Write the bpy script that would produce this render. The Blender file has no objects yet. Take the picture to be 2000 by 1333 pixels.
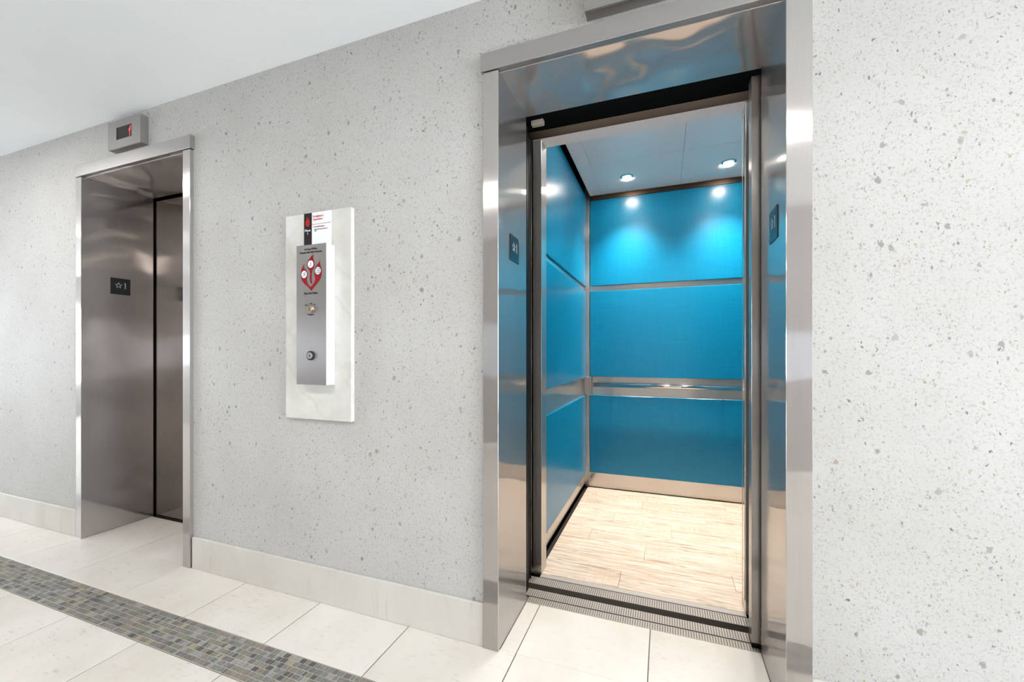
import bpy, bmesh, math, random
from mathutils import Vector
S = bpy.context.scene
C = S.collection
rnd = random.Random(7)

# ------------------------------------------------------------------ camera
cam = bpy.data.cameras.new('camera'); cam_o = bpy.data.objects.new('camera', cam); C.objects.link(cam_o)
cam.sensor_width = 36.0; cam.lens = 36.0 * 806.13 / 2000.0
cam_o.location = (0, 0, 1.09)
cam_o.rotation_euler = (math.pi / 2, 0, math.atan(298 / 806.13))
cam.shift_y = 23.5 / 2000.0
cam.clip_start = 0.02
S.camera = cam_o

# ------------------------------------------------------------------ world, exposure
EXPOSURE = 0.97
SKY = 18.5          # daylight outside the hall's glazed ends
PANEL = 17.5        # hall ceiling panels
CAB_SPOT = 82.0    # watts per car downlight
CAB_DISC = 170.0
w = bpy.data.worlds.new('world'); S.world = w; w.use_nodes = True
bg = w.node_tree.nodes['Background']
bg.inputs[0].default_value = (0.84, 0.93, 1.0, 1); bg.inputs[1].default_value = SKY
S.view_settings.view_transform = 'Standard'; S.view_settings.look = 'None'
S.view_settings.exposure = EXPOSURE; S.view_settings.gamma = 1.0
S.view_settings.use_curve_mapping = False
S.cycles.use_denoising = True
S.cycles.max_bounces = 10; S.cycles.diffuse_bounces = 5; S.cycles.glossy_bounces = 7
S.cycles.sample_clamp_indirect = 8.0
S.cycles.caustics_reflective = True
S.cycles.blur_glossy = 0.5

def portal(x, y0, y1, z0, z1, toward):
    l = bpy.data.lights.new('daylight_portal', 'AREA'); l.shape = 'RECTANGLE'
    l.size = y1 - y0; l.size_y = z1 - z0
    l.cycles.is_portal = True
    o = bpy.data.objects.new('daylight_portal', l); C.objects.link(o)
    o.location = (x, (y0 + y1) / 2, (z0 + z1) / 2)
    o.rotation_euler = (math.pi / 2, 0, math.pi / 2 if toward < 0 else -math.pi / 2)
    return o
HX0, HX1, HY0, HZ = -9.5, 6.3, -1.55, 2.412
WALLY = 1.41
WIN_R = (-1.3, 0.6, 0.05, 2.3)
WIN_L = (-1.35, 0.1, 0.6, 1.9)
portal(HX1 + 0.1, *WIN_R, -1)
portal(HX0 - 0.1, *WIN_L, 1)

# ------------------------------------------------------------------ materials
def nt(name):
    m = bpy.data.materials.new(name); m.use_nodes = True
    n = m.node_tree.nodes; l = m.node_tree.links
    return m, n, l, n['Principled BSDF']
def setp(p, **k):
    for a, b in k.items():
        p.inputs[a.replace('_', ' ')].default_value = b
def rgb(r, g, b):
    f = lambda c: (c / 255 / 12.92) if c / 255 <= 0.04045 else ((c / 255 + 0.055) / 1.055) ** 2.4
    return (f(r), f(g), f(b), 1)
def plain(name, col, rough=0.5, metal=0.0, spec=0.5, emit=None, es=0):
    m, n, l, p = nt(name)
    setp(p, Base_Color=col, Roughness=rough, Metallic=metal)
    p.inputs['Specular IOR Level'].default_value = spec
    if emit:
        p.inputs['Emission Color'].default_value = emit; p.inputs['Emission Strength'].default_value = es
    return m
def add(n, t, **k):
    x = n.new(t)
    for a, b in k.items(): setattr(x, a, b)
    return x
def coords(n, l, scale, obj=True):
    g = add(n, 'ShaderNodeNewGeometry'); mp = add(n, 'ShaderNodeMapping')
    mp.inputs['Scale'].default_value = scale
    l.new(g.outputs['Position'], mp.inputs['Vector'])
    return mp.outputs['Vector']
def ramp(n, l, src, stops):
    r = add(n, 'ShaderNodeValToRGB'); el = r.color_ramp.elements
    while len(el) < len(stops): el.new(0.5)
    for e, (pos, c) in zip(el, stops):
        e.position = pos; e.color = c if len(c) == 4 else (*c, 1)
    l.new(src, r.inputs[0]); return r
def noise(n, l, vec, scale, detail=3, rough=0.5):
    x = add(n, 'ShaderNodeTexNoise'); x.inputs['Scale'].default_value = scale
    x.inputs['Detail'].default_value = detail; x.inputs['Roughness'].default_value = rough
    l.new(vec, x.inputs['Vector']); return x
def math_(n, l, op, a, b=None, clamp=False):
    x = add(n, 'ShaderNodeMath', operation=op); x.use_clamp = clamp
    for i, v in enumerate((a, b)):
        if v is None: continue
        if isinstance(v, (int, float)): x.inputs[i].default_value = v
        else: l.new(v, x.inputs[i])
    return x.outputs[0]
def mix(n, l, fac, a, b, mode='MIX'):
    x = add(n, 'ShaderNodeMix', data_type='RGBA', blend_type=mode)
    for i, v in ((0, fac), (6, a), (7, b)):
        if isinstance(v, (int, float)): x.inputs[i].default_value = v
        elif isinstance(v, tuple): x.inputs[i].default_value = v
        else: l.new(v, x.inputs[i])
    return x.outputs[2]
def bump(n, l, p, h, strength, dist, prev=None):
    b = add(n, 'ShaderNodeBump'); b.inputs['Strength'].default_value = strength; b.inputs['Distance'].default_value = dist
    l.new(h, b.inputs['Height'])
    if prev is not None: l.new(prev, b.inputs['Normal'])
    l.new(b.outputs[0], p.inputs['Normal']); return b.outputs[0]

def steel(name, col=(0.50, 0.47, 0.45), rough=0.095, grain='Z', aniso=0.8, warp=0.35, axis='Z', haze=0.36, hr=0.55, hm=1.0):
    """Brushed stainless steel: a sharp lobe smeared across the grain plus the wide haze of the brush lines."""
    m, n, l, p = nt(name)
    sc = {'Z': (700, 700, 4.0), 'X': (4.0, 700, 700), 'Y': (700, 4.0, 700)}[grain]
    v = coords(n, l, sc)
    g = noise(n, l, v, 1.0, 2, 0.6)
    cr = ramp(n, l, g.outputs[0], [(0.3, tuple(c * 0.965 for c in col)), (0.7, tuple(min(1, c * 1.03) for c in col))])
    l.new(cr.outputs[0], p.inputs['Base Color'])
    setp(p, Metallic=1.0, Anisotropic=aniso, Roughness=rough)
    t = add(n, 'ShaderNodeTangent', direction_type='RADIAL', axis=axis)
    l.new(t.outputs[0], p.inputs['Tangent'])
    lv = coords(n, l, (1, 1, 1))
    low = noise(n, l, lv, 3.2, 1, 0.4)
    bump(n, l, p, low.outputs[0], min(1.0, warp), 0.02 * max(1.0, warp))
    q = add(n, 'ShaderNodeBsdfPrincipled'); setp(q, Metallic=hm, Roughness=hr)
    l.new(cr.outputs[0], q.inputs['Base Color'])
    mx = add(n, 'ShaderNodeMixShader'); mx.inputs[0].default_value = haze
    l.new(p.outputs[0], mx.inputs[1]); l.new(q.outputs[0], mx.inputs[2])
    l.new(mx.outputs[0], n['Material Output'].inputs['Surface'])
    return m

M = {}
M['steel'] = steel('brushed_steel')
M['steel_soffit'] = steel('brushed_steel_soffit', col=(0.56, 0.51, 0.49), rough=0.09, grain='X', axis='Y', warp=4.0, haze=0.42, hr=0.65, hm=0.5)
M['steel_head'] = steel('brushed_steel_head', col=(0.42, 0.40, 0.39), rough=0.28, grain='X', warp=0.1)
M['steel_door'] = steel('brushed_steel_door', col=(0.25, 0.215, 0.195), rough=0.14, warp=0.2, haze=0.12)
M['steel_dark'] = steel('brushed_steel_recess', col=(0.45, 0.42, 0.40), rough=0.16, warp=0.3)
M['steel_box'] = steel('brushed_steel_box', col=(0.385, 0.36, 0.35), rough=0.25, warp=0.05)
M['steel_h'] = steel('brushed_steel_horizontal', col=(0.62, 0.58, 0.545), rough=0.12, grain='X', aniso=0.5, warp=0.12)
M['steel_cab'] = steel('brushed_steel_car', col=(0.60, 0.555, 0.515), rough=0.14, warp=0.15)
M['steel_ceiling'] = steel('brushed_metal_car_ceiling', col=(0.97, 0.79, 0.73), rough=0.14, grain='X', axis='Y', warp=0.25, aniso=0.3, haze=0.92, hr=0.6, hm=0.05)
M['bronze'] = plain('dark_bronze_metal', (0.075, 0.052, 0.038, 1), 0.38, 1.0)
M['polished'] = plain('polished_steel', (0.68, 0.65, 0.62, 1), 0.07, 1.0)
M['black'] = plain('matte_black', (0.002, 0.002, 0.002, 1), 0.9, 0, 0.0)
M['rubber'] = plain('black_rubber', (0.004, 0.0035, 0.003, 1), 0.5, 0, 0.15)
M['plate'] = plain('black_sign_plate', (0.006, 0.007, 0.009, 1), 0.32)
M['engrave'] = plain('light_grey_lettering', (0.42, 0.42, 0.41, 1), 0.5)
M['sill'] = plain('worn_aluminium', (0.52, 0.47, 0.42, 1), 0.45, 0.4)
M['sill_under'] = plain('sill_rib_valley', (0.20, 0.17, 0.145, 1), 0.5, 0.4)
M['sill_dark'] = plain('sill_groove', (0.03, 0.024, 0.02, 1), 0.6, 0.3)
M['caulk'] = plain('white_caulk', (0.78, 0.78, 0.77, 1), 0.6)
M['white_plastic'] = plain('scuffed_plastic', (0.42, 0.38, 0.33, 1), 0.6)
M['card'] = plain('white_card', (0.86, 0.86, 0.88, 1), 0.35)
M['card_black'] = plain('black_card_band', (0.014, 0.009, 0.008, 1), 0.5, 0, 0.15)
M['red'] = plain('red_print', (0.26, 0.0015, 0.006, 1), 0.5, 0, 0.15)
M['red_bright'] = plain('bright_red_print', (0.42, 0.012, 0.01, 1), 0.5, 0, 0.2)
M['ink'] = plain('black_ink', (0.008, 0.008, 0.009, 1), 0.5, 0, 0.2)
M['brass'] = plain('brass', (0.55, 0.42, 0.27, 1), 0.3, 1.0)
M['screen'] = plain('dark_red_screen', (0.012, 0.006, 0.005, 1), 0.3, 0, 0.2)
M['led'] = plain('red_led', (0.8, 0.05, 0.06, 1), 0.4, emit=(1.0, 0.04, 0.05, 1), es=0.35)
M['lamp'] = plain('downlight_lens', (1, 1, 1, 1), 0.4, emit=(1.0, 0.88, 0.74, 1), es=CAB_DISC)
M['panel_light'] = plain('light_panel_diffuser', (1, 1, 1, 1), 0.5, emit=(1.0, 0.98, 0.955, 1), es=PANEL)
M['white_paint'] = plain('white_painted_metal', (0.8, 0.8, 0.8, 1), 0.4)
M['white_wall'] = plain('grey_paint', (0.32, 0.30, 0.285, 1), 0.7)
M['blue_grey'] = plain('daylit_blue_grey', (0.70, 0.75, 0.84, 1), 0.4)
M['front_wall'] = plain('warm_grey_paint', (0.36, 0.335, 0.315, 1), 0.6)
M['led_ring'] = plain('dark_ring', (0.03, 0.022, 0.03, 1), 0.3, 0.4)

# shell-plaster wall with pits and pebble-like inclusions
def mat_wall():
    m, n, l, p = nt('pitted_shell_plaster')
    v = coords(n, l, (1, 1, 1))
    nz = noise(n, l, v, 75, 3, 0.6)
    dv = add(n, 'ShaderNodeVectorMath', operation='MULTIPLY_ADD')
    dv.inputs[1].default_value = (0.019, 0.019, 0.019); l.new(nz.outputs['Color'], dv.inputs[0]); l.new(v, dv.inputs[2])
    vv = dv.outputs[0]
    base = noise(n, l, v, 2.0, 4, 0.6)
    col = ramp(n, l, base.outputs[0], [(0.3, rgb(184, 181, 177)), (0.7, rgb(194, 192, 189))]).outputs[0]
    fine = noise(n, l, v, 120, 4, 0.75)
    ff = ramp(n, l, fine.outputs[0], [(0.34, (0, 0, 0)), (0.47, (1, 1, 1))])
    inv = math_(n, l, 'SUBTRACT', 1.0, ff.outputs[0])
    col = mix(n, l, math_(n, l, 'MULTIPLY', inv, 0.5), col, rgb(146, 144, 142))
    def specks(scale, r0, keep, dark, light, stretch, fac):
        mp = add(n, 'ShaderNodeMapping'); mp.inputs['Scale'].default_value = stretch
        mp.inputs['Rotation'].default_value = (0, 0.5 + scale * 0.013, 0)
        l.new(vv, mp.inputs['Vector'])
        vo = add(n, 'ShaderNodeTexVoronoi'); vo.inputs['Scale'].default_value = scale; l.new(mp.outputs[0], vo.inputs['Vector'])
        sep = add(n, 'ShaderNodeSeparateColor'); l.new(vo.outputs['Color'], sep.inputs[0])
        rad = math_(n, l, 'MULTIPLY', sep.outputs[2], r0)
        inside = math_(n, l, 'MULTIPLY', math_(n, l, 'SUBTRACT', rad, vo.outputs['Distance']), 14.0, True)
        on = math_(n, l, 'LESS_THAN', sep.outputs[0], keep)
        cl = noise(n, l, v, 7.0 + scale * 0.02, 2)
        dens = ramp(n, l, cl.outputs[0], [(0.40, (0.6, 0.6, 0.6)), (0.56, (1, 1, 1))])
        k = math_(n, l, 'MULTIPLY', math_(n, l, 'MULTIPLY', math_(n, l, 'MULTIPLY', inside, on), dens.outputs[0]), fac, True)
        c = ramp(n, l, sep.outputs[1], [(0.0, dark), (0.72, light), (0.9, rgb(176, 160, 128)), (1.0, rgb(150, 116, 92))])
        return k, c.outputs[0]
    hs = []
    for a in ((46, 0.40, 0.15, rgb(112, 108, 106), rgb(150, 145, 138), (1.0, 1, 0.72), 0.75),
              (95, 0.44, 0.34, rgb(96, 93, 92), rgb(150, 147, 144), (1.25, 1, 0.75), 0.85),
              (190, 0.5, 0.42, rgb(110, 107, 106), rgb(158, 156, 154), (1.3, 1, 0.8), 0.65)):
        k, c = specks(*a); col = mix(n, l, k, col, c); hs.append(k)
    l.new(col, p.inputs['Base Color'])
    setp(p, Roughness=0.62); p.inputs['Specular IOR Level'].default_value = 0.35
    s = math_(n, l, 'ADD', math_(n, l, 'ADD', hs[0], hs[1]), hs[2])
    b1 = bump(n, l, p, math_(n, l, 'MULTIPLY', s, -1.0), 0.35, 0.002)
    bump(n, l, p, fine.outputs[0], 0.4, 0.002, b1)
    return m
M['wall'] = mat_wall()

def mat_ceiling():
    m, n, l, p = nt('smooth_white_ceiling')
    v = coords(n, l, (1, 1, 1)); a = noise(n, l, v, 1.2, 3)
    c = ramp(n, l, a.outputs[0], [(0.3, (0.80, 0.835, 0.86)), (0.7, (0.86, 0.88, 0.895))])
    l.new(c.outputs[0], p.inputs['Base Color']); setp(p, Roughness=0.7)
    return m
M['ceiling'] = mat_ceiling()

def mat_tile(name, shift, dim=1.0):
    m, n, l, p = nt(name)
    oi = add(n, 'ShaderNodeObjectInfo')
    g = add(n, 'ShaderNodeNewGeometry')
    off = add(n, 'ShaderNodeVectorMath', operation='MULTIPLY_ADD')
    l.new(oi.outputs['Random'], off.inputs[0]); off.inputs[1].default_value = (9, 7, 5); l.new(g.outputs['Position'], off.inputs[2])
    mp = add(n, 'ShaderNodeMapping'); mp.inputs['Scale'].default_value = (1.7, 1.2, 1); mp.inputs['Rotation'].default_value = (0, 0, shift)
    l.new(off.outputs[0], mp.inputs['Vector'])
    a = noise(n, l, mp.outputs[0], 2.0, 6, 0.62)
    c = ramp(n, l, a.outputs[0], [(0.25, rgb(212, 204, 194)), (0.5, rgb(222, 217, 209)), (0.78, rgb(229, 226, 220))])
    mp2 = add(n, 'ShaderNodeMapping'); mp2.inputs['Scale'].default_value = (14, 60, 1); l.new(off.outputs[0], mp2.inputs['Vector'])
    b = noise(n, l, mp2.outputs[0], 1.6, 4, 0.65)
    msk = noise(n, l, off.outputs[0], 3.0, 2)
    k = math_(n, l, 'MULTIPLY', ramp(n, l, b.outputs[0], [(0.30, (1, 1, 1)), (0.42, (0, 0, 0))]).outputs[0],
              ramp(n, l, msk.outputs[0], [(0.45, (0, 0, 0)), (0.62, (1, 1, 1))]).outputs[0])
    col = mix(n, l, math_(n, l, 'MULTIPLY', k, 0.55), c.outputs[0], rgb(176, 168, 160))
    tint = ramp(n, l, oi.outputs['Random'], [(0, (0.95 * dim, 0.94 * dim, 0.925 * dim)), (1, (dim, dim, dim))])
    col = mix(n, l, 1.0, col, tint.outputs[0], 'MULTIPLY')
    l.new(col, p.inputs['Base Color'])
    setp(p, Roughness=0.42)
    p.inputs['Specular IOR Level'].default_value = 0.4
    bump(n, l, p, b.outputs[0], 0.12, 0.001)
    return m
M['tile'] = mat_tile('travertine_look_tile', 0.15)
M['base'] = mat_tile('travertine_look_baseboard', 0.0, 0.84)
M['grout'] = plain('sandy_grout', rgb(112, 103, 94), 0.9)
M['mosaic_grout'] = plain('grey_mosaic_grout', rgb(182, 178, 170), 0.9)

def mat_stone(name, c0, c1):
    m, n, l, p = nt(name)
    v = coords(n, l, (1, 1, 1)); 
    mp = add(n, 'ShaderNodeMapping'); mp.inputs['Scale'].default_value = (90, 260, 1); l.new(v, mp.inputs['Vector'])
    a = noise(n, l, mp.outputs[0], 1.0, 4, 0.65)
    c = ramp(n, l, a.outputs[0], [(0.3, c0), (0.7, c1)])
    l.new(c.outputs[0], p.inputs['Base Color']); setp(p, Roughness=0.42)
    bump(n, l, p, a.outputs[0], 0.25, 0.0012)
    return m
STONES = [mat_stone('slate_mosaic_%s' % k, rgb(*a), rgb(*b)) for k, a, b in (
    ('grey', (96, 94, 90), (146, 143, 138)), ('olive', (102, 98, 86), (146, 141, 126)), ('dark', (62, 60, 58), (100, 97, 94)),
    ('warm', (110, 102, 92), (156, 146, 132)), ('purple', (88, 82, 82), (130, 123, 122)), ('pale', (122, 120, 116), (170, 167, 162)),
    ('gold', (136, 124, 96), (176, 164, 132)), ('green', (88, 92, 86), (128, 131, 122)))]

def mat_marble():
    m, n, l, p = nt('veined_white_marble')
    v = coords(n, l, (1, 1, 1))
    nz = noise(n, l, v, 5, 5, 0.6)
    w_ = add(n, 'ShaderNodeTexWave', wave_type='BANDS', bands_direction='DIAGONAL')
    w_.inputs['Scale'].default_value = 2.3; w_.inputs['Distortion'].default_value = 9; w_.inputs['Detail'].default_value = 5
    w_.inputs['Detail Scale'].default_value = 1.6
    l.new(v, w_.inputs['Vector'])
    k = ramp(n, l, w_.outputs[0], [(0.0, (1, 1, 1)), (0.10, (0, 0, 0))]).outputs[0]
    base = ramp(n, l, nz.outputs[0], [(0.3, rgb(200, 197, 190)), (0.7, rgb(222, 220, 215))]).outputs[0]
    k2 = math_(n, l, 'MULTIPLY', k, math_(n, l, 'MULTIPLY', nz.outputs[0], 0.3))
    l.new(mix(n, l, k2, base, rgb(168, 164, 156)), p.inputs['Base Color'])
    setp(p, Roughness=0.22)
    return m
M['marble'] = mat_marble()

def mat_blue():
    m, n, l, p = nt('satin_turquoise_laminate')
    v = coords(n, l, (5, 5, 420)); a = noise(n, l, v, 1.0, 3, 0.6)
    v2 = coords(n, l, (160, 160, 5)); a2 = noise(n, l, v2, 1.0, 2, 0.6)
    s = math_(n, l, 'ADD', math_(n, l, 'MULTIPLY', a.outputs[0], 0.65), math_(n, l, 'MULTIPLY', a2.outputs[0], 0.35))
    c = ramp(n, l, s, [(0.35, (0.0, 0.160, 0.300)), (0.65, (0.0, 0.205, 0.372))])
    l.new(c.outputs[0], p.inputs['Base Color'])
    setp(p, Roughness=0.27)
    p.inputs['Specular IOR Level'].default_value = 0.42
    bump(n, l, p, s, 0.06, 0.0006)
    return m
M['blue'] = mat_blue()
M['blue_edge'] = plain('dark_teal_panel_edge', (0.0, 0.07, 0.12, 1), 0.4)

def mat_wood():
    m, n, l, p = nt('whitewashed_oak_plank')
    oi = add(n, 'ShaderNodeObjectInfo'); g = add(n, 'ShaderNodeNewGeometry')
    off = add(n, 'ShaderNodeVectorMath', operation='MULTIPLY_ADD')
    l.new(oi.outputs['Random'], off.inputs[0]); off.inputs[1].default_value = (13, 11, 3); l.new(g.outputs['Position'], off.inputs[2])
    def mp(s):
        x = add(n, 'ShaderNodeMapping'); x.inputs['Scale'].default_value = s; l.new(off.outputs[0], x.inputs['Vector']); return x.outputs[0]
    a = noise(n, l, mp((2.2, 34, 1)), 1.6, 8, 0.75)
    c = ramp(n, l, a.outputs[0], [(0.30, rgb(168, 136, 108)), (0.42, rgb(198, 176, 153)), (0.54, rgb(216, 203, 187)), (0.78, rgb(224, 216, 206))])
    saw = noise(n, l, mp((110, 7, 1)), 1.0, 2, 0.5)
    msk = noise(n, l, mp((1.2, 6, 1)), 1.0, 2)
    k = math_(n, l, 'MULTIPLY', ramp(n, l, saw.outputs[0], [(0.42, (1, 1, 1)), (0.55, (0, 0, 0))]).outputs[0],
              ramp(n, l, msk.outputs[0], [(0.5, (0, 0, 0)), (0.62, (1, 1, 1))]).outputs[0])
    col = mix(n, l, math_(n, l, 'MULTIPLY', k, 0.4), c.outputs[0], rgb(196, 150, 112))
    ln = noise(n, l, mp((5, 190, 1)), 1.0, 3, 0.7)
    k3 = ramp(n, l, ln.outputs[0], [(0.35, (1, 1, 1)), (0.42, (0, 0, 0))]).outputs[0]
    col = mix(n, l, math_(n, l, 'MULTIPLY', k3, 0.9), col, rgb(84, 64, 52))
    l.new(col, p.inputs['Base Color']); setp(p, Roughness=0.5)
    bump(n, l, p, a.outputs[0], 0.1, 0.001)
    return m
M['wood'] = mat_wood()

# ------------------------------------------------------------------ object helpers
LOC = {}
def link(name, me, origin, parent=None):
    o = bpy.data.objects.new(name, me); C.objects.link(o)
    if parent is not None:
        o.parent = parent; o.location = Vector(origin) - LOC[parent.name]
    else: o.location = origin
    LOC[o.name] = Vector(origin)
    return o
def root(name, loc, label, cat, kind=None, group=None):
    o = bpy.data.objects.new(name, None); C.objects.link(o); o.location = loc; LOC[o.name] = Vector(loc)
    o.empty_display_size = 0.05
    return tag(o, label, cat, kind, group)
def tag(o, label=None, cat=None, kind=None, group=None):
    if label: o['label'] = label
    if cat: o['category'] = cat
    if kind: o['kind'] = kind
    if group: o['group'] = group
    return o
def boxbm(bm, x0, x1, y0, y1, z0, z1):
    r = bmesh.ops.create_cube(bm, size=1.0)
    for v in r['verts']:
        v.co = Vector((x0 + (v.co.x + .5) * (x1 - x0), y0 + (v.co.y + .5) * (y1 - y0), z0 + (v.co.z + .5) * (z1 - z0)))
    return r['verts']
def finish(name, bm, mats, parent=None, origin=None, smooth=False):
    me = bpy.data.meshes.new(name)
    if origin is None:
        xs = [v.co for v in bm.verts]
        lo = Vector([min(c[i] for c in xs) for i in range(3)]); hi = Vector([max(c[i] for c in xs) for i in range(3)])
        origin = (lo + hi) / 2; origin.z = lo.z
    for v in bm.verts: v.co -= Vector(origin)
    bmesh.ops.recalc_face_normals(bm, faces=bm.faces)
    bm.to_mesh(me); bm.free()
    for m_ in (mats if isinstance(mats, list) else [mats]): me.materials.append(m_)
    if smooth:
        for f in me.polygons: f.use_smooth = True
    return link(name, me, origin, parent)
def box(name, x0, x1, y0, y1, z0, z1, mat, parent=None, bev=0.0, seg=1):
    bm = bmesh.new(); boxbm(bm, x0, x1, y0, y1, z0, z1)
    if bev: bmesh.ops.bevel(bm, geom=list(bm.edges), offset=bev, segments=seg, affect='EDGES', profile=0.5)
    return finish(name, bm, mat, parent)
def boxes(name, lst, mat, parent=None, bev=0.0):
    bm = bmesh.new()
    for b in lst: boxbm(bm, *b)
    if bev: bmesh.ops.bevel(bm, geom=list(bm.edges), offset=bev, segments=1, affect='EDGES')
    return finish(name, bm, mat, parent)
def poly(name, pts, plane, off, thick, mat, parent):
    """flat outline pts (u,v) extruded; plane 'xz': u=x,v=z at y=off, growing toward -y; 'yz+': u=y,v=z at x=off growing +x; 'yz-'."""
    bm = bmesh.new()
    def P(u, v, t):
        if plane == 'xz': return (u, off - t, v)
        if plane == 'yz+': return (off + t, u, v)
        return (off - t, u, v)
    a = [bm.verts.new(P(u, v, 0)) for u, v in pts]; b = [bm.verts.new(P(u, v, thick)) for u, v in pts]
    bm.faces.new(a); bm.faces.new(list(reversed(b)))
    for i in range(len(pts)):
        j = (i + 1) % len(pts); bm.faces.new((a[i], b[i], b[j], a[j]))
    return finish(name, bm, mat, parent)
def ring_pts(c, r, n=24, rx=1.0): return [(c[0] + rx * r * math.cos(2 * math.pi * i / n), c[1] + r * math.sin(2 * math.pi * i / n)) for i in range(n)]
def band(name, outer, inner, plane, off, thick, mat, parent):
    bm = bmesh.new()
    def P(u, v, t):
        if plane == 'xz': return (u, off - t, v)
        if plane == 'yz+': return (off + t, u, v)
        return (off - t, u, v)
    L = [[bm.verts.new(P(u, v, t)) for u, v in pts] for pts in (outer, inner) for t in (0, thick)]
    n = len(outer)
    for i in range(n):
        j = (i + 1) % n
        bm.faces.new((L[1][i], L[1][j], L[3][j], L[3][i]))
        bm.faces.new((L[0][i], L[0][j], L[1][j], L[1][i]))
        bm.faces.new((L[2][i], L[2][j], L[3][j], L[3][i]))
        bm.faces.new((L[0][i], L[0][j], L[2][j], L[2][i]))
    return finish(name, bm, mat, parent)
def cyl(name, c, axis, r, length, mat, parent=None, n=24, r2=None, smooth=True):
    bm = bmesh.new()
    bmesh.ops.create_cone(bm, cap_ends=True, segments=n, radius1=r, radius2=r if r2 is None else r2, depth=length)
    from mathutils import Matrix
    R = {'Z': Matrix.Identity(3), 'Y': Matrix.Rotation(math.pi / 2, 3, 'X'), 'X': Matrix.Rotation(math.pi / 2, 3, 'Y')}[axis]
    for v in bm.verts: v.co = R @ v.co + Vector(c)
    o = finish(name, bm, mat, parent)
    if smooth:
        for f in o.data.polygons: f.use_smooth = len(f.vertices) == 4
    return o
def text(name, s, x, y, z, size, mat, parent, rot=(math.pi / 2, 0, 0), align='CENTER', depth=0.0004, sx=1.0, bold=0.0):
    cu = bpy.data.curves.new(name, 'FONT'); cu.body = s; cu.size = size; cu.align_x = align; cu.align_y = 'CENTER'
    cu.extrude = depth; cu.resolution_u = 2; cu.offset = bold; cu.space_line = 0.95
    t = bpy.data.objects.new(name, cu); C.objects.link(t)
    dg = bpy.context.evaluated_depsgraph_get(); me = bpy.data.meshes.new_from_object(t.evaluated_get(dg))
    bpy.data.objects.remove(t); bpy.data.curves.remove(cu)
    me.materials.clear(); me.materials.append(mat)
    for v in me.vertices: v.co.x *= sx
    o = link(name, me, (x, y, z), parent); o.rotation_euler = rot
    return o

# ================================================================== THE SETTING
# openings: left doorway, right doorway
LD = dict(x0=-3.205, x1=-2.305, ox0=-3.258, ox1=-2.250, back=1.757)
RD = dict(x0=-0.568, x1=0.329, ox0=-0.629, ox1=0.394, back=1.717)
HEAD = 2.123
wl = []
T = 0.02  # wall is cut just behind the frames
xs = [HX0, LD['ox0'] + T, LD['ox1'] - T, RD['ox0'] + T, RD['ox1'] - T, HX1]
wl = [(xs[0], xs[1], WALLY, 1.757, 0, HZ), (xs[2], xs[3], WALLY, 1.74, 0, HZ), (xs[4], xs[5], WALLY, 1.74, 0, HZ),
      (xs[1], xs[2], WALLY, 1.757, HEAD + 0.03, HZ), (xs[3], xs[4], WALLY, 1.74, HEAD + 0.03, HZ)]
wb = boxes('wall_back', wl, M['wall']); tag(wb, 'pale pitted shell plaster wall around both lift doorways', 'wall', 'structure')
c = box('ceiling', HX0, HX1, HY0, WALLY, HZ, HZ + 0.06, M['ceiling']); tag(c, 'smooth white ceiling over the lift lobby', 'ceiling', 'structure')
wf = box('wall_front', HX0, HX1, HY0 - 0.1, HY0, 0, HZ, M['front_wall']); tag(wf, 'plain warm grey wall facing the lifts across the lobby', 'wall', 'structure')
tb = box('daylight_band', HX0, HX1, HY0, HY0 + 0.012, 0.86, 1.36, M['blue_grey']); tag(tb, 'added pale blue-grey band standing in for daylight on the wall facing the lifts', 'trim', 'structure')  # added out of view, pale colour gives the steel a daylit band to reflect
def endwall(nm, x0, x1, W, lab):
    y0, y1, z0, z1 = W
    o = boxes(nm, [(x0, x1, HY0 - .1, y0, 0, HZ), (x0, x1, y1, 1.8, 0, HZ), (x0, x1, y0, y1, 0, z0), (x0, x1, y0, y1, z1, HZ)], M['white_wall'])
    tag(o, lab, 'wall', 'structure')
endwall('wall_right', HX1, HX1 + 0.1, WIN_R, 'grey end wall of the lobby around the tall daylight window beyond the open lift')
endwall('wall_left', HX0 - 0.1, HX0, WIN_L, 'grey end wall of the lobby around the tall daylight window beyond the closed lift')
for i, (x, W, lab) in enumerate(((HX1 + 0.02, WIN_R, 'white framed tall window at the open lift end of the lobby'),
                                 (HX0 - 0.06, WIN_L, 'white framed tall window at the closed lift end of the lobby'))):
    y0, y1, z0, z1 = W; r = root('window_%d' % (i + 1), (x, (y0 + y1) / 2, z0), lab, 'window', 'structure')
    ym = (y0 + y1) / 2
    boxes('window_frame', [(x, x + .04, y0, y0 + .05, z0, z1), (x, x + .04, y1 - .05, y1, z0, z1), (x, x + .04, ym - .03, ym + .03, z0, z1),
                           (x, x + .04, y0 + .05, ym - .03, z0, z0 + .05), (x, x + .04, ym + .03, y1 - .05, z0, z0 + .05),
                           (x, x + .04, y0 + .05, ym - .03, z1 - .05, z1), (x, x + .04, ym + .03, y1 - .05, z1 - .05, z1)], M['white_paint'], r)

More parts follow.
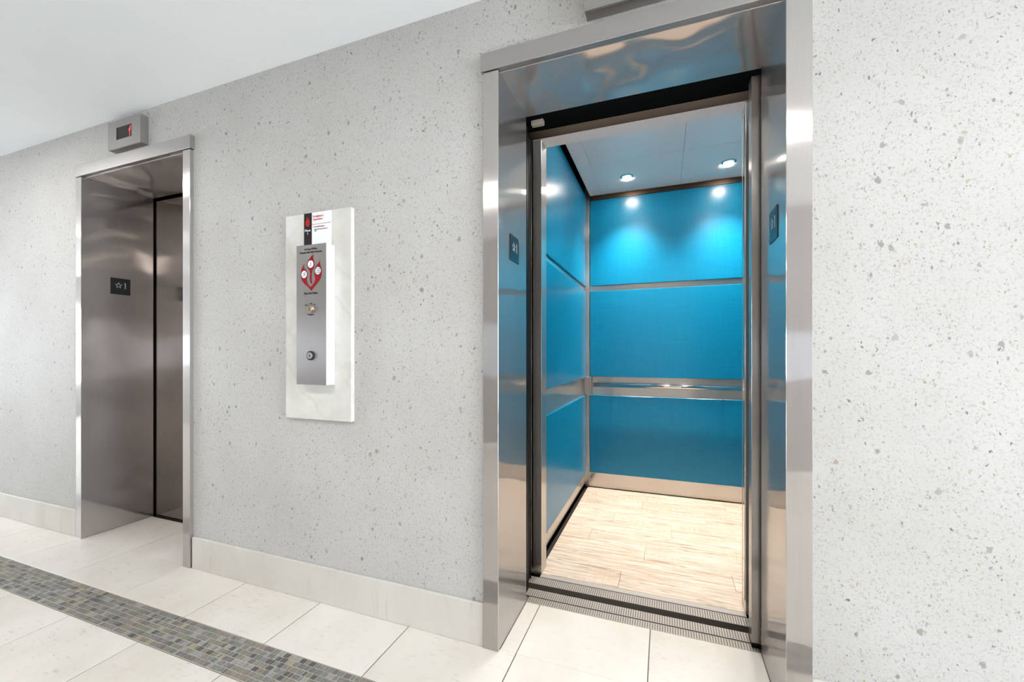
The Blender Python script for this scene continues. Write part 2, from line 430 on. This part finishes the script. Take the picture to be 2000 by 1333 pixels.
# floor: slab, tiles, mosaic strip
fl = root('floor', (-1.0, 0.8, 0), 'cream stone-look tiled lobby floor with a strip of slate mosaic', 'floor', 'structure')
box('grout_bed', HX0, HX1, HY0, 1.757, -0.05, -0.0022, M['grout'], fl)
TW, G = 0.452, 0.0020
X0T = -0.957
def tile(x0, x1, y0, y1):
    bm = bmesh.new(); boxbm(bm, x0 + G, x1 - G, y0 + G, y1 - G, -0.01, 0)
    top = [e for e in bm.edges if all(v.co.z > -0.001 for v in e.verts)]
    bmesh.ops.bevel(bm, geom=top, offset=0.0012, segments=1, affect='EDGES')
    finish('tile', bm, M['tile'], fl)
i0 = int(math.floor((HX0 - X0T) / TW))
for i in range(i0, 12):
    x0 = X0T + i * TW; x1 = x0 + TW
    if x1 > HX1: break
    x0 = max(x0, HX0)
    # row against the wall runs on into the doorways
    def clip(a, b, lo, hi): return max(a, lo), min(b, hi)
    tile(x0, x1, 1.126, WALLY)
    for D in (LD, RD):
        a, b = clip(x0, x1, D['x0'] + .0, D['x1'] - .0)
        if b - a > 0.02:
            bm = bmesh.new(); boxbm(bm, a + G, b - G, WALLY - G * 1.2, (D['back'] if D is RD else 1.748) - .001, -0.01, 0)
            finish('tile', bm, M['tile'], fl)
    tile(x0, x1, 0.37, 0.973)
    tile(x0, x1, -0.233, 0.37)
    tile(x0, x1, -0.836, -0.233)
    tile(x0, x1, HY0, -0.836)
box('mosaic_bed', HX0, HX1, 0.974, 1.125, -0.01, -0.0009, M['mosaic_grout'], fl)
ROWS = 7; RH = (1.124 - 0.975) / ROWS
pieces = []
for r in range(ROWS):
    x = HX0 + 0.005 + rnd.random() * 0.01
    while x < 1.6:
        ww = rnd.choice((0.011, 0.014, 0.019, 0.023, 0.027, 0.03, 0.024, 0.021))
        pieces.append((x, ww, r)); x += ww
pieces.sort(key=lambda q: abs(q[0] + 1.42))
n_part = 0
rest = [bmesh.new() for _ in STONES]
def stone(bm, q):
    x, ww, r = q; g = 0.0014; j = lambda: rnd.uniform(-.0005, .0005)
    z = rnd.uniform(-0.0004, 0.0004)
    vs = boxbm(bm, x + g + j(), x + ww - g + j(), 0.975 + r * RH + g + j(), 0.975 + (r + 1) * RH - g + j(), -0.006, z)
WT = [5, 4, 2, 1.6, 2.4, 2.4, 0.5, 2.4]
for q in pieces:
    k = rnd.choices(range(len(STONES)), WT)[0]
    if n_part < 300:
        bm = bmesh.new(); stone(bm, q)
        finish('mosaic_tile', bm, STONES[k], fl); n_part += 1
    else: stone(rest[k], q)
me_b = bmesh.new(); mats = []
for k, b in enumerate(rest):
    tmp = bpy.data.meshes.new('tmp'); 
    for f in b.faces: f.material_index = k
    b.to_mesh(tmp); b.free(); me_b.from_mesh(tmp); bpy.data.meshes.remove(tmp)
o = finish('mosaic_tiles', me_b, STONES, fl); o['kind'] = 'stuff'
o.name = 'mosaic_strip'

# baseboards
bf = 1.397
b = box('baseboard_middle', LD['ox1'] + 0.006, RD['ox0'] - 0.001, bf, WALLY, 0, 0.158, M['base'], None, 0.003, 2)
tag(b, 'cream stone baseboard between the two lift doorways', 'baseboard', 'structure')
b = box('baseboard_left', HX0, LD['ox0'] - 0.012, bf, WALLY, 0, 0.158, M['base'], None, 0.003, 2)
tag(b, 'cream stone baseboard beyond the closed lift', 'baseboard', 'structure')
b = box('baseboard_right', RD['ox1'] + 0.001, HX1, bf, WALLY, 0, 0.158, M['base'], None, 0.003, 2)
tag(b, 'cream stone baseboard past the open lift', 'baseboard', 'structure')
b = box('trim_1', LD['ox0'] - 0.012, LD['ox0'], bf + 0.001, WALLY, 0, 0.155, M['caulk']); tag(b, 'white caulk joint between baseboard and closed lift frame', 'trim', 'structure')

# ------------------------------------------------------------------ door frames
def frame(n, D, lab):
    r = root('door_%d' % n, ((D['x0'] + D['x1']) / 2, D['back'], 0), lab, 'door frame', 'structure')
    yf = 1.392
    box('jamb', D['ox0'], D['x0'], yf, D['back'], 0, HEAD, M['steel'], r, 0.0012)
    box('jamb', D['x1'], D['ox1'], yf, D['back'], 0, HEAD, M['steel'], r, 0.0012)
    box('head_casing', D['ox0'] - 0.008, D['ox1'] + 0.008, 1.386, 1.411, HEAD + 0.003, HEAD + 0.070, M['steel_head'], r, 0.0015)
    box('soffit', D['ox0'], D['ox1'], 1.411, D['back'], HEAD, HEAD + 0.03, M['steel_soffit'], r, 0.001)
    return r
d1 = frame(1, LD, 'brushed steel frame of the doorway with the closed lift door')
d2 = frame(2, RD, 'brushed steel frame of the doorway with the open lift')
# caulk line down the outer edge of the closed doorway frame
# sill at the closed door
box('sill', LD['x0'] + .001, LD['x1'] - .001, 1.750, 1.80, -0.02, -0.001, M['sill_dark'], d1)
# sill of open doorway: two ribbed rails and a groove
def ribbed(nm, x0, x1, y0, y1, parent, z=0.0, pitch=0.0095):
    box(nm, x0, x1, y0, y1, z - 0.03, z - 0.002, M['sill_under'], parent)
    boxes('sill_edge', [(x0, x1, y0, y0 + .002, z - .003, z), (x0, x1, y1 - .002, y1, z - .003, z)], M['sill'], parent)
    lst = []; x = x0 + pitch * .5
    while x < x1 - pitch * .5:
        lst.append((x - pitch * .27, x + pitch * .27, y0 + .002, y1 - .002, z - 0.003, z)); x += pitch
    o = boxes('sill_ribs', lst, M['sill'], parent); o['kind'] = 'stuff'
sx0, sx1 = RD['x0'] - 0.03, RD['x1'] + 0.03
ribbed('hall_sill', RD['x0'] , RD['x1'], 1.7185, 1.760, d2)
ribbed('hall_sill', sx0, sx1, 1.768, 1.822, d2)
box('sill_groove', sx0, sx1, 1.7605, 1.7675, -0.03, -0.012, M['sill_dark'], d2)
# post that the sliding door closes against
p = box('strike_post', 0.302, 0.333, 1.742, 1.795, 0.016, 2.116, M['steel_dark'], d2, 0.001)
box('post_foot', 0.302, 0.333, 1.740, 1.795, 0.0, 0.016, M['rubber'], d2)
bmp = box('door_bumper', -0.556, -0.500, 1.745, 1.772, 2.100, 2.122, M['white_plastic'], d2, 0.004, 2)

# shafts behind both lifts, coloured black so they look unlit
sh = root('wall_shaft', (0, 2.6, -0.4), 'inside of the lift shaft coloured black as unlit, seen above and beside the open car', 'shaft', 'structure')
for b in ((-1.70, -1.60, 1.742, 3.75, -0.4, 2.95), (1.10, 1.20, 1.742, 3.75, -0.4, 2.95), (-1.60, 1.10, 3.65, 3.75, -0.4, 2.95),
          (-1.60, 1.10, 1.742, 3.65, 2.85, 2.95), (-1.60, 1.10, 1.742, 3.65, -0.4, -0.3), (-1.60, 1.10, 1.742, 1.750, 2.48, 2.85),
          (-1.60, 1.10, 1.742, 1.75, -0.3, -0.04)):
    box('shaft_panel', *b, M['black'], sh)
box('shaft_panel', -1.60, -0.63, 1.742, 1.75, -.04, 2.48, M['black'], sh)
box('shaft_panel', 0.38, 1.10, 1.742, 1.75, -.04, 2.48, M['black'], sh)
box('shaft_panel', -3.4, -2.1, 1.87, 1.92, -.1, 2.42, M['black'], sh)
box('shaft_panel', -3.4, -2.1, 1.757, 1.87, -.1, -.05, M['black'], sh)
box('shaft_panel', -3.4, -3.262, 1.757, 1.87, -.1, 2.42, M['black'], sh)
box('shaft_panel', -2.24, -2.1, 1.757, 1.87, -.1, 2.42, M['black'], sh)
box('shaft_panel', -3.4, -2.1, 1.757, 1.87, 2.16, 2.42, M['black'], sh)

# sliding doors
t = root('lift_door', (-2.75, 1.80, 0), 'closed brushed steel sliding lift door under the lit floor indicator', 'lift door')
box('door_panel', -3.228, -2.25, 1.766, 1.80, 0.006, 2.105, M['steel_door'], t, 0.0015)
box('edge_strip', -3.261, -3.229, 1.768, 1.80, 0.006, 2.105, M['rubber'], t)  # black strip stands in for the dark gap beside the jamb
t = root('lift_door.001', (-1.05, 1.79, 0), 'edge of the slid-open hall door in the black slot beside the open lift', 'lift door')
box('door_panel', -1.5, -0.597, 1.776, 1.806, 0.006, 2.12, M['steel_door'], t, 0.001)
box('edge_strip', -0.597, -0.586, 1.776, 1.806, 0.006, 2.12, M['rubber'], t, 0.002)
t = root('car_door', (-1.05, 1.885, 0), 'edge of the slid-open car door just behind the hall door slot', 'lift door')
box('door_panel', -1.5, -0.618, 1.872, 1.902, 0.006, 2.12, M['steel_door'], t, 0.001)
box('edge_strip', -0.618, -0.607, 1.872, 1.902, 0.006, 2.12, M['rubber'], t, 0.002)
box('guide_rail', -0.6025, -0.5985, 1.885, 1.889, 0.01, 2.11, M['polished'], t)

# ================================================================== LIFT CAR
XL, XR, YB, YF0, YF1, CZ = -0.61, 0.76, 3.38, 1.95, 2.04, 2.36
car = root('lift_car', (0.07, 2.65, 0), 'open lift car lined with turquoise panels, steel trim and whitewashed plank floor', 'lift car')
# shell
box('back_wall', XL - .03, XR + .03, YB, YB + .03, -.02, 2.45, M['steel_cab'], car)
box('side_wall', XL - .03, XL, YF0, YB, 0.03, 2.45, M['steel_h'], car)
box('side_wall', XR, XR + .03, YF0, YB, 0.03, 2.45, M['steel_h'], car)
box('toe_recess', XL - .028, XL - .001, YF1, YB, -.02, 0.03, M['black'], car)
box('toe_recess', XR + .001, XR + .028, YF1, YB, -.02, 0.03, M['black'], car)
# front returns and header
box('front_post', XL - .03, -0.567, YF0, YF1, 0, 2.14, M['steel_cab'], car, 0.001)
box('front_post', 0.317, XR + .03, YF0, YF1, 0, 2.14, M['steel_cab'], car, 0.001)
box('header_panel', XL - .03, XR + .03, YF0, YF1, 2.14, 2.45, M['steel_ceiling'], car, 0.001)
box('header_fascia', XL - .03, XR + .03, YF0 - .004, YF0 - .0005, 2.142, 2.182, M['bronze'], car)  # dark metal colour stands for faintly lit steel
box('header_fascia', XL - .03, XR + .03, YF0 - .006, YF0 - .0005, 2.182, 2.83, M['black'], car)  # black sheet stands in for the unlit shaft gap above the car
# polished strip on the strike side
box('door_sensor', 0.3145, 0.3168, 1.965, 1.995, 0.05, 2.09, M['polished'], car)
# car sill
ribbed('car_sill', XL - .02, 0.36, 1.868, 1.925, car)
box('sill_groove', XL - .02, 0.36, 1.9255, 1.932, -.03, -.012, M['sill_dark'], car)
box('threshold', XL + .04, 0.318, 1.9325, 1.964, -.02, 0.0, M['sill'], car)
# plank floor
box('subfloor', XL - .0, XR + .0, 1.965, YB, -.04, -.0065, M['sill_dark'], car)
PW = 0.1524; y = 1.966; r = 0
joints = {0: [-0.203], 1: [0.307], 2: [-0.101], 3: [0.46, -0.42], 4: [0.04], 5: [-0.315], 6: [0.25], 7: [-0.15], 8: [0.4], 9: [-.3]}
while y < YB - 0.02:
    y1 = min(y + PW, YB - 0.012)
    ends = [-0.586] + sorted(joints.get(r, [])) + [(XR - .02 if y > 2.0 else XR - .02)]
    if r == 0:
        pass
    for a, b in zip(ends, ends[1:]):
        bm = bmesh.new()
        bb = b
        if bb - a < 0.03: continue
        boxbm(bm, a + .0006, bb - .0006, y + .0006, y1 - .0006, -.006, 0.0)
        top = [e for e in bm.edges if all(v.co.z > -.001 for v in e.verts)]
        bmesh.ops.bevel(bm, geom=top, offset=0.0009, segments=1, affect='EDGES')
        finish('plank', bm, M['wood'], car)
    y += PW; r += 1
# wall panels
def panel(x0, x1, y0, y1, z0, z1): box('wall_panel', x0, x1, y0, y1, z0, z1, M['blue'], car, 0.002)
for z0, z1 in ((1.634, 2.322), (0.900, 1.588), (0.125, 0.750)):
    panel(-0.566, 0.716, YB - .022, YB, z0, z1)
    panel(XL, XL + .014, YF1 + .004, YB - .045, z0 - .008, z1 + (.03 if z1 > 2 else 0))
    panel(XR - .014, XR, YF1 + .004, YB - .045, z0 - .008, z1 + (.03 if z1 > 2 else 0))
box('corner_trim', XL, -0.570, YB - .040, YB - .0005, 0.03, 2.33, M['steel_cab'], car, 0.001)
box('corner_trim', 0.720, XR, YB - .040, YB - .0005, 0.03, 2.33, M['steel_cab'], car, 0.001)
box('kick_plate', -0.569, 0.719, YB - .020, YB - .0005, 0.03, 0.124, M['steel_h'], car)
box('rail_band', -0.569, 0.719, YB - .010, YB - .0005, 0.752, 0.898, M['steel_h'], car)
box('corner_block', XL + .015, -0.552, YB - .072, YB - .041, 0.752, 0.898, M['steel_dark'], car, 0.001)
box('top_band', -0.569, 0.719, YB - .026, YB - .0005, 2.3225, 2.358, M['bronze'], car)
# handrail
hr = finish_hr = cyl('handrail', (0.09, YB - .085, 0.838), 'X', 0.0165, 1.24, M['polished'], car, 20)
for x in (-0.385, 0.398):
    cyl('rail_bracket', (x, YB - .048, 0.838), 'Y', 0.008, 0.075, M['polished'], hr, 12)
# ceiling panels (dropped, with a black slot at each side)
box('ceiling_slot', XL, XR, YF1, YB, 2.44, 2.449, M['black'], car)
cx = [-0.566, -0.47, 0.112, 0.716]
cyy = [YF1 + .004, 2.80, 3.352]
for i in range(3):
    for j in range(2):
        box('ceiling_panel', cx[i] + .0008, cx[i + 1] - .0008, cyy[j] + .0008, cyy[j + 1] - .0008, CZ, CZ + .02, M['steel_ceiling'], car, 0.0006)
box('slot_liner', XL + .0005, XL + .004, YF1, YB - .045, 2.355, 2.44, M['black'], car)
# downlights
DL = [(-0.255, 3.11), (0.40, 3.11), (-0.255, 2.36), (0.40, 2.36)]
for i, (x, y_) in enumerate(DL):
    bm = bmesh.new()
    rt = link('downlight', None, (x, y_, CZ), car) if False else None
    o = band('downlight', ring_pts((0, 0), 0.046), ring_pts((0, 0), 0.034), 'xz', 0, 0.004, M['polished'], car)
    o.rotation_euler = (-math.pi / 2 + math.pi, 0, 0); o.location = Vector((x, y_, CZ - .0025)) - LOC[car.name]; LOC[o.name] = Vector((x, y_, CZ - .0025))
    o.name = 'downlight'
    bm.free()
    cyl('lens', (x, y_, CZ - .0012), 'Z', 0.034, 0.002, M['lamp'], car, 24)
    l = bpy.data.lights.new('downlight_beam', 'SPOT'); l.energy = CAB_SPOT * (1.0 if y_ > 3 else 0.2); l.color = (1.0, 0.90, 0.79)
    l.spot_size = math.radians(96); l.spot_blend = 1.0; l.shadow_soft_size = 0.03
    lo = bpy.data.objects.new('downlight_beam', l); C.objects.link(lo); lo.location = (x, y_, CZ - .01)

# ================================================================== THINGS ON THE WALL
# floor number plates on the jambs
def star_pts(c, R, r, m=1):
    return [(c[0] + m * (R if i % 2 == 0 else r) * math.sin(math.pi * i / 5), c[1] + (R if i % 2 == 0 else r) * math.cos(math.pi * i / 5)) for i in range(10)]
def sign(x, facing, yc, zc, lab, nm='floor_number_plate'):
    pl = 'yz+' if facing > 0 else 'yz-'
    m = 1 if facing > 0 else -1     # reading direction along y as seen from inside the doorway
    r = root(nm, (x, yc, zc), lab, 'sign', group='floor number plates on the steel jambs')
    r0 = 0.0508
    poly('plate', [(yc - r0, zc - r0), (yc + r0, zc - r0), (yc + r0, zc + r0), (yc - r0, zc + r0)], pl, x + facing * .0003, 0.0025, M['plate'], r)
    xo = x + facing * 0.0028
    s = (yc - m * 0.010, zc + 0.006)
    band('star', star_pts(s, 0.0195, 0.0088), star_pts(s, 0.0145, 0.0062), pl, xo, 0.0008, M['engrave'], r)
    yy = yc + m * 0.024; z0 = zc - .012; z1 = zc + .024
    poly('numeral', [(yy - .002, z0), (yy + .002, z0), (yy + .002, z1), (yy - m * .0 - .002, z1)] if True else [], pl, xo, 0.0008, M['engrave'], r)
    a = (yy - m * .002, z1); 
    poly('numeral', [(yy - m * .0075, z1 - .0042), (yy - m * .002, z1 - .0042), (yy - m * .002, z1), (yy - m * .0062, z1 - .0018)], pl, xo, 0.0008, M['engrave'], r)
sign(LD['x0'], 1, 1.578, 1.507, 'black square plate with star and 1 in the closed doorway')
sign(RD['x0'], 1, 1.560, 1.507, 'black plate with star and 1 on jamb beside the open door slot')
sign(RD['x1'], -1, 1.532, 1.500, 'black plate with star and 1 on jamb behind the strike post')

# floor indicators
def indicator(x0, x1, z0, z1, yf, lab, lit):
    r = root('floor_indicator', ((x0 + x1) / 2, WALLY, z0), lab, 'floor indicator', group='steel floor indicator boxes above the doorways')
    w_ = x1 - x0; sx0_, sx1_ = x0 + w_ * .262, x0 + w_ * .735; sz0, sz1 = z0 + .046, z0 + .113
    boxes('housing', [(x0, x1, yf + .004, WALLY, z0, z1)], M['steel_box'], r, 0.001)
    band('bezel', [(x0, z0), (x1, z0), (x1, z1), (x0, z1)], [(sx0_, sz0), (sx1_, sz0), (sx1_, sz1), (sx0_, sz1)], 'xz', yf + .004, 0.004, M['steel_box'], r)
    s = box('screen', sx0_ - .002, sx1_ + .002, yf + .0025, yf + .0039, sz0 - .002, sz1 + .002, M['screen'], r)
    xc = sx1_ - .021; zb, zt = sz0 + .006, sz1 - .006
    if lit:
        poly('lit_digit', [(xc - .0025, zb), (xc + .0022, zb), (xc + .003, zt - .024), (xc + .009, zt - .024), (xc + .0105, zt), (xc + .006, zt - .001),
                            (xc - .012, zt - .026), (xc - .0035, zt - .024)], 'xz', yf + .0025, .0005, M['led'], s)
indicator(-2.900, -2.614, 2.214, 2.366, 1.373, 'grey steel indicator box with a lit red figure above the closed lift', True)
indicator(-0.248, 0.040, 2.220, 2.372, 1.363, 'grey steel indicator box cut by the picture edge above the open lift', True)

# call station
cs = root('call_station', (-1.4165, WALLY, 0.80), 'white marble slab carrying the steel lift call box with fire symbol and key switch', 'call station')
box('marble_slab', -1.600, -1.233, 1.390, WALLY, 0.800, 1.704, M['marble'], cs, 0.001)
fx0, fx1, fy, fz0, fz1 = -1.482, -1.320, 1.341, 0.956, 1.549
hs_ = box('box_housing', fx0, fx1, fy + .003, 1.3895, fz0, fz1, M['white_paint'], cs, 0.001); hs_['label'] = 'side of the call box coloured white for daylight glare'  # white colour stands in for grazing daylight on the box sides
bx = box('face_plate', fx0, fx1, fy, fy + .0028, fz0, fz1, M['steel_box'], cs, 0.0006)
# instruction card
cd = box('instruction_card', -1.4445, -1.337, 1.3865, 1.3897, 1.50, 1.7025, M['card'], cs, 0.0008); cd['label'] = 'white card headed in red'
cb = box('card_band', -1.489, -1.445, 1.3862, 1.3897, 1.50, 1.7025, M['card_black'], cs, 0.0008); cb['label'] = 'black band with red flame'
def flame(cx_, cz, s, y_, mat, par, nm='flame'):
    P_ = [(0, -1), (.45, -.9), (.8, -.55), (.92, -.05), (.8, .4), (.62, .1), (.5, .55), (.28, .95), (.2, .4), (.05, .1), (-.02, .55), (-.2, 1.05), (-.42, .6), (-.52, .15), (-.72, .4), (-.88, -.05), (-.78, -.55), (-.45, -.9)]
    poly(nm, [(cx_ + a * s * .62, cz + b * s) for a, b in P_], 'xz', y_, 0.0004, mat, par)
flame(-1.467, 1.665, 0.0215, 1.3861, M['red_bright'], cb)
poly('flame_slit', [(-1.4675, 1.650), (-1.4655, 1.655), (-1.4662, 1.672), (-1.4648, 1.684), (-1.4682, 1.672), (-1.4685, 1.655)], 'xz', 1.3857, 0.0003, M['red'], cb)
text('lettering', 'Phase\nI', -1.467, 1.3858, 1.620, 0.0145, M['card'], cb)
text('lettering', "Firefighter's\nOperation", -1.438, 1.3861, 1.678, 0.0135, M['red_bright'], cd, align='LEFT', sx=.95)
poly('rule', [(-1.444, 1.6495), (-1.338, 1.6495), (-1.338, 1.651), (-1.444, 1.651)], 'xz', 1.3864, 0.0004, M['red'], cd)
text('lettering', 'To Recall Elevators', -1.437, 1.3861, 1.639, 0.0088, M['red'], cd, align='LEFT', sx=.95)
text('lettering', 'Insert fire key and turn to\n"On"', -1.430, 1.3861, 1.624, 0.0078, M['ink'], cd, align='LEFT', sx=.9)
# fire symbol on the box
yo = fy - .0002
text('lettering', 'In Case Of Fire', -1.402, yo - .0004, 1.530, 0.0122, M['ink'], bx, sx=.9)
text('lettering', 'Elevators Are Out Of Service', -1.402, yo - .0004, 1.5165, 0.0122, M['ink'], bx, sx=.83)
text('lettering', 'Use Exit Stairs', -1.402, yo - .0004, 1.343, 0.0135, M['ink'], bx, sx=.95)
K = 0.0575 / 275.0      # one pixel of the zoomed emblem in metres across
KZ = 0.155 / 950.0
def em(pts): return [(-1.402 + (a - 425) * 0.000208, 1.508 - (b - 210) * KZ) for a, b in pts]
L1 = em([(255, 450), (215, 510), (175, 590), (160, 690), (165, 800), (190, 880), (250, 960), (330, 1040), (400, 1110), (432, 1165),
         (425, 1070), (370, 1010), (330, 950), (315, 850), (335, 760), (330, 660), (290, 600), (250, 575), (240, 520)])
R1 = em([(665, 410), (600, 490), (540, 570), (518, 660), (520, 760), (545, 860), (525, 940), (470, 1010), (425, 1070), (432, 1165),
         (500, 1080), (570, 1000), (640, 920), (690, 820), (710, 700), (705, 610), (670, 530)])
C1 = em([(505, 215), (440, 270), (370, 350), (335, 430), (330, 500), (350, 580), (390, 630), (408, 700), (395, 800), (400, 880), (425, 970), (455, 965),
         (440, 850), (445, 720), (460, 640), (500, 580), (522, 500), (520, 430), (495, 350), (488, 280)])
for P_ in (L1, R1, C1): poly('fire_symbol', P_, 'xz', yo, 0.0006, M['red'], bx)
for cx_, cz_, kind in ((253, 722, 0), (425, 470, 1), (615, 655, 2)):
    (u, v), = em([(cx_, cz_)])
    d = poly('symbol_disc', ring_pts((u, v), 0.0158, 24, 1.0), 'xz', yo - .0006, 0.0003, M['card'], bx)
    band('disc_ring', ring_pts((u, v), 0.0172, 24), ring_pts((u, v), 0.0158, 24), 'xz', yo - .0006, 0.0005, M['ink'], bx)
    y2 = yo - .0009
    if kind == 0:      # running figure and flame strokes
        lines = [((-7, 3), (2, 5)), ((2, 5), (8, 8)), ((2, 5), (0, -2)), ((0, -2), (-7, -7)), ((0, -2), (7, -7)), ((-2, 1), (7, -1))]
    elif kind == 1:
        lines = [((0, 8), (1, 2)), ((1, 2), (-2, -3)), ((-2, -3), (-5, -9)), ((1, 2), (5, -1)), ((3, -3), (0, -8))]
    else:
        lines = [((-8, -7), (-8, 8)), ((-8, 8), (8, 8)), ((8, 8), (8, -7)), ((8, -7), (-8, -7)), ((0, -6), (0, 5)), ((-3, 1), (3, 1)), ((4, -7), (4, 8))]
    bm = bmesh.new()
    for (a, b), (c_, d_) in lines:
        p0 = Vector((u + a * .0013, y2, v + b * .0013)); p1 = Vector((u + c_ * .0013, y2, v + d_ * .0013))
        dr = (p1 - p0).normalized(); nn = Vector((-dr.z, 0, dr.x)) * .0008
        q = [p0 + nn, p1 + nn, p1 - nn, p0 - nn]
        f0 = [bm.verts.new(s_) for s_ in q]; f1 = [bm.verts.new(s_ - Vector((0, .0003, 0))) for s_ in q]
        bm.faces.new(f0); bm.faces.new(f1)
        for i in range(4): bm.faces.new((f0[i], f0[(i + 1) % 4], f1[(i + 1) % 4], f1[i]))
    finish('pictogram', bm, M['ink'], bx)
# key switch with its three positions
ks = cyl('key_switch', (-1.402, fy - .004, 1.276), 'Y', 0.0125, 0.008, M['brass'], cs, 24)
ks['label'] = 'brass key switch'
box('keyhole', -1.4035, -1.4005, fy - .0084, fy - .0079, 1.269, 1.283, M['ink'], ks)
cyl('key_collar', (-1.402, fy - .0015, 1.276), 'Y', 0.017, 0.003, M['polished'], cs, 24)
text('lettering', 'Reset', -1.425, yo - .0002, 1.293, 0.008, M['ink'], bx)
text('lettering', 'Off', -1.402, yo - .0002, 1.299, 0.008, M['ink'], bx)
text('lettering', 'On', -1.382, yo - .0002, 1.295, 0.008, M['ink'], bx)
text('lettering', 'Firefighter', -1.402, yo - .0002, 1.253, 0.009, M['ink'], bx)
# call button
rg = cyl('button_ring', (-1.402, fy - .002, 1.079), 'Y', 0.0195, 0.005, M['led_ring'], cs, 32)
bt = cyl('call_button', (-1.402, fy - .004, 1.079), 'Y', 0.0135, 0.006, M['steel_box'], cs, 32)
poly('arrow', [(-1.402, 1.086), (-1.4065, 1.078), (-1.4035, 1.078), (-1.4035, 1.0725), (-1.4005, 1.0725), (-1.4005, 1.078), (-1.3975, 1.078)], 'xz', fy - .0069, 0.0004, M['ink'], bt)

# hall ceiling panels
for x0, x1, y0, y1, lab in ((0.35, 1.15, -0.21, 0.0, 'slim ceiling light panel above the open lift side'),
                            (-3.85, -3.05, 0.56, 0.70, 'slim ceiling light panel nearest the closed lift'),
                            (-5.9, -5.1, -0.05, 0.16, 'slim ceiling light panel by the far lobby end'),
                            (-1.75, -0.95, -0.45, -0.24, 'slim ceiling light panel opposite the call station'),
                            (2.1, 2.9, -0.21, 0.0, 'slim ceiling light panel by the daylight window')):
    r = root('ceiling_light', ((x0 + x1) / 2, (y0 + y1) / 2, HZ), lab, 'ceiling light', group='slim light panels in the lobby ceiling')
    band('light_frame', [(x0, 0), (x1, 0), (x1, 1), (x0, 1)], [(x0, 0), (x1, 0), (x1, 1), (x0, 1)], 'xz', 0, .001, M['white_paint'], r) if False else None
    boxes('light_frame', [(x0 - .015, x1 + .015, y0 - .015, y0, HZ - .012, HZ), (x0 - .015, x1 + .015, y1, y1 + .015, HZ - .012, HZ),
                          (x0 - .015, x0, y0, y1, HZ - .012, HZ), (x1, x1 + .015, y0, y1, HZ - .012, HZ)], M['white_paint'], r)
    box('diffuser', x0, x1, y0, y1, HZ - .009, HZ - .001, M['panel_light'], r)
